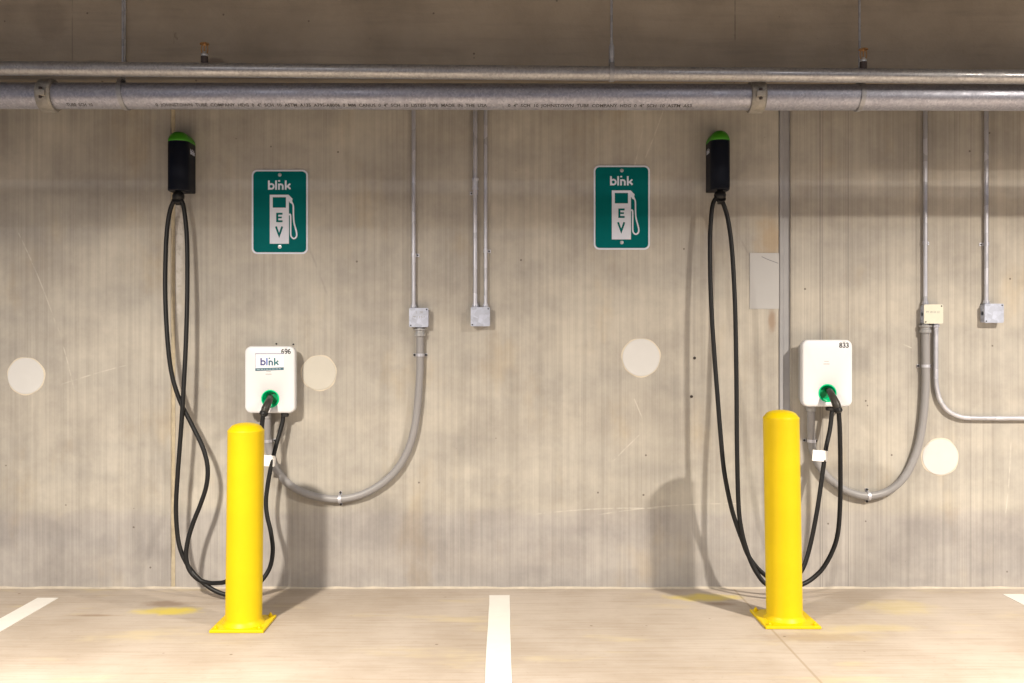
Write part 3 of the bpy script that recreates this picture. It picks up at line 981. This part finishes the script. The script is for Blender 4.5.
    # cable gland under the housing
    gx = (283.2 - px) / 186 if side < 0 else (832 - px) / 186
    bm = bmesh.new()
    lathe(bm, [(.017, -.022), (.020, -.018), (.020, -.006), (.016, -.004), (.016, .006)], (gx, -.075, -H_ / 2), 'Z', 16)
    finish('cable_gland', bm, M_black, t, True, 40)
    return t, c
ch1, cc1 = charger(269.7, 379.7, 'white wall charger with a blue logo sticker behind the left bollard', '696', True, -1)
ch2, cc2 = charger(827.6, 373.3, 'white wall charger without a sticker, numbered 833, by the right bollard', '833', False, 1)
for px, py in ((276.5, 343.8), (293.5, 344.4)):
    c = P(px, py, 0)
    bm = bmesh.new()
    lathe(bm, [(.005, 0), (.005, .004), (.003, .006)], (c.x, 0, c.z), 'Y', 8)
    tag(finish('wall_screw', bm, M_black), 'small black screw in the wall just above the left charger, ' + ('the left one' if px < 280 else 'the right one'), 'screw', 'screws above the left charger')

for px, py, l_ in ((691.5, 396.5, 'beside the left strand of the right cable loop'), (694.5, 358, 'just left of the right cable loop at charger height')):
    c = P(px, py, 0)
    bm = bmesh.new()
    lathe(bm, [(.008, 0), (.008, .003), (.004, .004), (.003, .009)], (c.x, 0, c.z), 'Y', 8)
    tag(finish('wall_anchor', bm, M_nut), 'small dark anchor in the wall ' + l_, 'wall anchor', 'dark anchors in the wall')

# ------------------------------------------------------------ cable reels
def reel(xc, zb, side, label, hw):
    t = thing('cable_reel', label, 'cable reel', (xc, 0, zb), 'black cable reels high on the wall')
    dep, hh = .100, .262
    def plan(s=1.0, dz=0.0, cy=.07):
        pts = [(-hw, 0.0), (-hw, .04), (-hw, .075), (-hw, dep)]
        for k in range(1, 12):
            a = PI - PI * k / 12
            pts.append((hw * math.cos(a), dep + .042 * math.sin(a)))
        pts += [(hw, dep), (hw, .075), (hw, .04), (hw, 0)]
        return [(x * s, -(cy + (y - cy) * s) if s < 1 else -y, dz) for x, y in pts]
    bm = bmesh.new()
    loft(bm, [plan(.95, 0), plan(1, .004), plan(1, hh - .003), plan(.985, hh)])
    finish('reel_housing', bm, M_reel, t, True, 40)
    bm = bmesh.new()
    loft(bm, [plan(.985, hh), plan(1, hh + .002), plan(.99, hh + .010), plan(.92, hh + .022, .08), plan(.78, hh + .036, .09), plan(.56, hh + .047, .095), plan(.3, hh + .053, .095), plan(.02, hh + .054, .095)])
    finish('cap', bm, M_green, t, True, 60)
    # side logo
    bm = bmesh.new()
    for ch in 'blnk': logo(bm, ch, 0, 0, .020, 0, .0006)
    wid = 3.5 * .020
    for v in bm.verts:
        u, y, z = v.co
        if side > 0: v.co = Vector((hw - y * 1.0 + .0002, -(.085) + u, hh - .062 + z))   # reads towards the wall
        else: v.co = Vector((-hw + y - .0002, -(.020) - u, hh - .062 + z))
    finish('side_logo', bm, M_signw, t)
    bm = bmesh.new()
    lathe(bm, [(.016, .002), (.018, -.006), (.028, -.014), (.032, -.026), (.030, -.042), (.018, -.054), (.006, -.058)], (0, -.105, 0), 'Z', 20)
    finish('cord_stop', bm, M_cable, t, True, 50)
    bm = bmesh.new()
    tube(bm, [(-.012, -.105, -.058), (.012, -.105, -.058)], [.019, .019], 14)
    tube(bm, spline([(-.020, -.105, -.035), (-.026, -.115, -.050), (-.012, -.125, -.062), (.010, -.125, -.062), (.024, -.115, -.050), (.018, -.105, -.036)], 4), .006, 8)
    finish('cable_clamp', bm, M_cable, t, True, 50)
    return t
reel(-1.7260, 2.141, 1, 'black green-capped cable reel high on the wall, left of the left green sign', .0565)
reel(1.1540, 2.146, -1, 'black green-capped cable reel high on the wall, near the dark vertical joint', .0525)

# ------------------------------------------------------------ charging cables
CRAD = .0117
def cable(pts, conn, radii, tagq, label, side):
    pts = [(a, b, .112 + (c - .112) * min(1, max(0, (b - 230) / 230)) if (a < 215 or 700 < a < 760) and b < 505 else c) for a, b, c in pts]
    base = pts + [conn[-1]]
    path = spline([P(*p) for p in base], 6)
    for p in path:
        p.z = max(p.z, CRAD + .0005)
    bm = bmesh.new()
    tube(bm, path, CRAD, 12)
    o = tag(finish('charging_cable', bm, M_cable, smooth=True, auto=60), label, 'cable', 'black charging cables')
    # connector handle
    cp = spline([P(*p) for p in conn], 6)
    bm = bmesh.new()
    tube(bm, cp, lerp_r(radii, 6), 18)
    h = finish('connector', bm, M_conn, o, True, 60)
    e, f = cp[-4], cp[-1]
    dv = (f - e).normalized()
    bm = bmesh.new()
    tube(bm, [e - dv * .004, e, e + dv * .014, e + dv * .018], [.019, .0225, .0225, .016], 20)
    finish('collar', bm, M_cable, h, True, 35)
    bm = bmesh.new()
    m = cp[9]
    tube(bm, [m + Vector((0, -.012, .012)), m + Vector((0, -.020, .004)), m + Vector((0, -.024, -.012))], [.005, .006, .004], 8)
    finish('latch_button', bm, M_dark, h, True, 60)
    # folded paper tag round the cable
    (x0, y0, x1, y1, d) = tagq
    a, b_ = P(x0, y0, d), P(x1, y1, d)
    bm = bmesh.new()
    box(bm, a.x, b_.x, -d - .0155, -d - .0140, b_.z, a.z, .0005, 1)
    box(bm, b_.x - .034, b_.x, -d - .0140, -d + .0140, b_.z, a.z, .004, 2)
    bmesh.ops.rotate(bm, verts=bm.verts, cent=(a + b_) / 2, matrix=Matrix.Rotation(math.radians(5), 3, 'Y'))
    finish('paper_tag', bm, M_tag, o)
    return o
L = [(283.2, 411, .075), (283, 420, .077), (280.5, 430, .085), (276.5, 444, .10), (272.5, 460, .12), (268.5, 480, .13), (266, 500, .14), (267, 515, .15), (270.8, 532, .16), (272.8, 550, .17), (270, 567, .18),
     (262, 580, .2), (250, 590, .22), (237, 595.5, .24), (225, 594.5, .24), (211, 588.5, .23), (197, 577, .22), (187, 564, .2), (180, 548, .19), (177, 530, .18), (176, 505, .18), (178, 470, .18), (181, 430, .19),
     (183.5, 390, .2), (186, 340, .205), (187.3, 290, .208), (187, 240, .208), (184.5, 212, .205), (182, 202, .2), (178.5, 197.5, .197), (174.5, 200, .2), (169.5, 213, .2), (166.3, 240, .198), (165.2, 290, .19), (167.5, 340, .18), (172, 375, .17), (180.5, 402, .165),
     (192.5, 426, .165), (203, 448, .17), (207.6, 467, .175), (206.5, 485, .18), (201, 503, .185), (193.5, 522, .19), (188, 540, .2), (186, 556, .21), (189, 569, .215), (197, 578.5, .22), (207, 582.5, .23), (217, 583, .25), (227, 581, .29),
     (239, 570, .34), (249, 545, .37), (255, 510, .38), (258, 475, .36), (260, 448, .31), (261.5, 430, .26)]
conn = [(270.5, 397.5, .085), (270.3, 397.5, .12), (269.8, 399, .155), (268.3, 402.5, .185), (265.5, 408.5, .205), (263, 416, .215)]
cable(L, conn, [.014, .0155, .0165, .0190, .0215, .0170], (264, 455, 275, 466, .115),
      'black charging cable looping from the left cable reel and plugged into the left charger', -1)
R = [(832, 404, .075), (831.8, 413, .077), (829.8, 430, .09), (826, 448, .11), (822.3, 475, .13), (818, 505, .15), (813.5, 530, .16), (808.5, 552, .17), (803, 568, .18), (795, 578, .19), (784, 582, .2), (774, 581, .2), (765, 575, .2),
     (756.5, 567, .2), (748, 555, .2), (742.5, 541, .2), (736, 523, .2), (730.5, 504, .2), (724.3, 472, .2), (721, 440, .2), (717.8, 400, .2), (714, 350, .2), (711, 300, .2), (709.9, 250, .2), (710.8, 222, .2), (713, 204, .2), (717.8, 197, .197), (722.5, 202, .2),
     (728, 220, .2), (732, 250, .2), (734.8, 300, .2), (736, 350, .195), (736.6, 400, .19), (737, 450, .19), (738.5, 505, .2), (741.5, 530, .21), (746, 548, .22), (751.5, 563, .23), (757.5, 574, .24), (766, 584, .25), (784, 590.5, .26),
     (803, 584, .25), (813, 578, .24), (823, 568, .23), (832.5, 551, .22), (838, 532, .21), (840.2, 500, .2), (840.3, 460, .2), (839.8, 430, .21)]
conn = [(828.5, 390.5, .085), (829, 390.7, .12), (830.3, 392.3, .155), (833, 397.5, .185), (836.3, 404.5, .205), (838.8, 413, .215)]
cable(R, conn, [.014, .0155, .0165, .0190, .0215, .0170], (811.5, 450, 826.5, 461, .115),
      'black charging cable looping from the right cable reel and plugged into the right charger', 1)

# ------------------------------------------------------------ bollards
def bollard(x, d, h, lean, pw, pd, label):
    t = thing('bollard', label, 'bollard', (x, -d, 0), 'yellow steel bollards')
    R_ = .0845
    bm = bmesh.new()
    z1 = h - .037
    lathe(bm, [(R_ + .014, .012), (R_ + .010, .018), (R_ + .002, .028), (R_, .036), (R_, z1 * .5), (R_, z1 - .005), (R_ + .0012, z1 - .002), (R_ - .0012, z1 + .002), (R_ - .004, z1 + .005),
               (R_ * .80, z1 + .021), (R_ * .66, z1 + .028), (R_ * .45, z1 + .033), (R_ * .22, z1 + .036), (.001, z1 + .037)], n=64, lean=(lean, 0))
    finish('post', bm, M_yellow, t, True, 60)
    bm = bmesh.new()
    box(bm, -pw / 2, pw / 2, -pd / 2, pd / 2, 0, .013, .003)
    bp = finish('base_plate', bm, M_yellow, t)
    for sx in (-1, 1):
        for sy in (-1, 1):
            bm = bmesh.new()
            c = (sx * (pw / 2 - .024), sy * (pd / 2 - .024), 0)
            lathe(bm, [(.012, .012), (.012, .015)], c, 'Z', 16)
            lathe(bm, [(.0095, .015), (.0095, .022), (.008, .0235)], c, 'Z', 6)
            lathe(bm, [(.005, .022), (.005, .030)], c, 'Z', 10)
            finish('anchor_bolt', bm, M_yellow, bp)
    return t
bollard(-1.2255, .655, .957, .012, .250, .250, 'yellow steel bollard standing in front of the left charger')
bollard(1.3530, .580, 1.012, -.017, .260, .285, 'yellow steel bollard standing beside the right charger')

# ------------------------------------------------------------ the garage lamps (above and behind the picture's top edge)
for i, p in enumerate(LAMPS):
    t = thing('ceiling_lamp', 'round grey garage lamp hung from the ceiling above the ' + ('left' if i == 0 else 'right') + ' bays', 'lamp', p, 'garage ceiling lamps')
    bm = bmesh.new()
    lathe(bm, [(.17, .004), (.175, .02), (.16, .06), (.08, .10), (.03, .11)], n=32)
    finish('housing', bm, M_hook, t, True, 40)
    bm = bmesh.new()
    lathe(bm, [(.012, .10), (.012, ZC - p[2])], n=12)
    finish('stem', bm, M_hook, t, True, 40)
for i, p in enumerate(TUBES):
    t = thing('tube_lamp', 'long grey tube lamp under the ceiling ' + ['left of both bollards', 'over the left bollard', 'over the right bollard', 'right of both bollards'][i], 'lamp', p, 'ceiling tube lamps')
    bm = bmesh.new()
    box(bm, -.63, .63, -.10, .10, .004, .07, .01)
    finish('housing', bm, M_hook, t, True, 35)
    for sx in (-.5, .5):
        bm = bmesh.new()
        lathe(bm, [(.008, .06), (.008, ZC - p[2])], (sx, 0, 0), n=10)
        finish('hanging_rod', bm, M_hook, t)
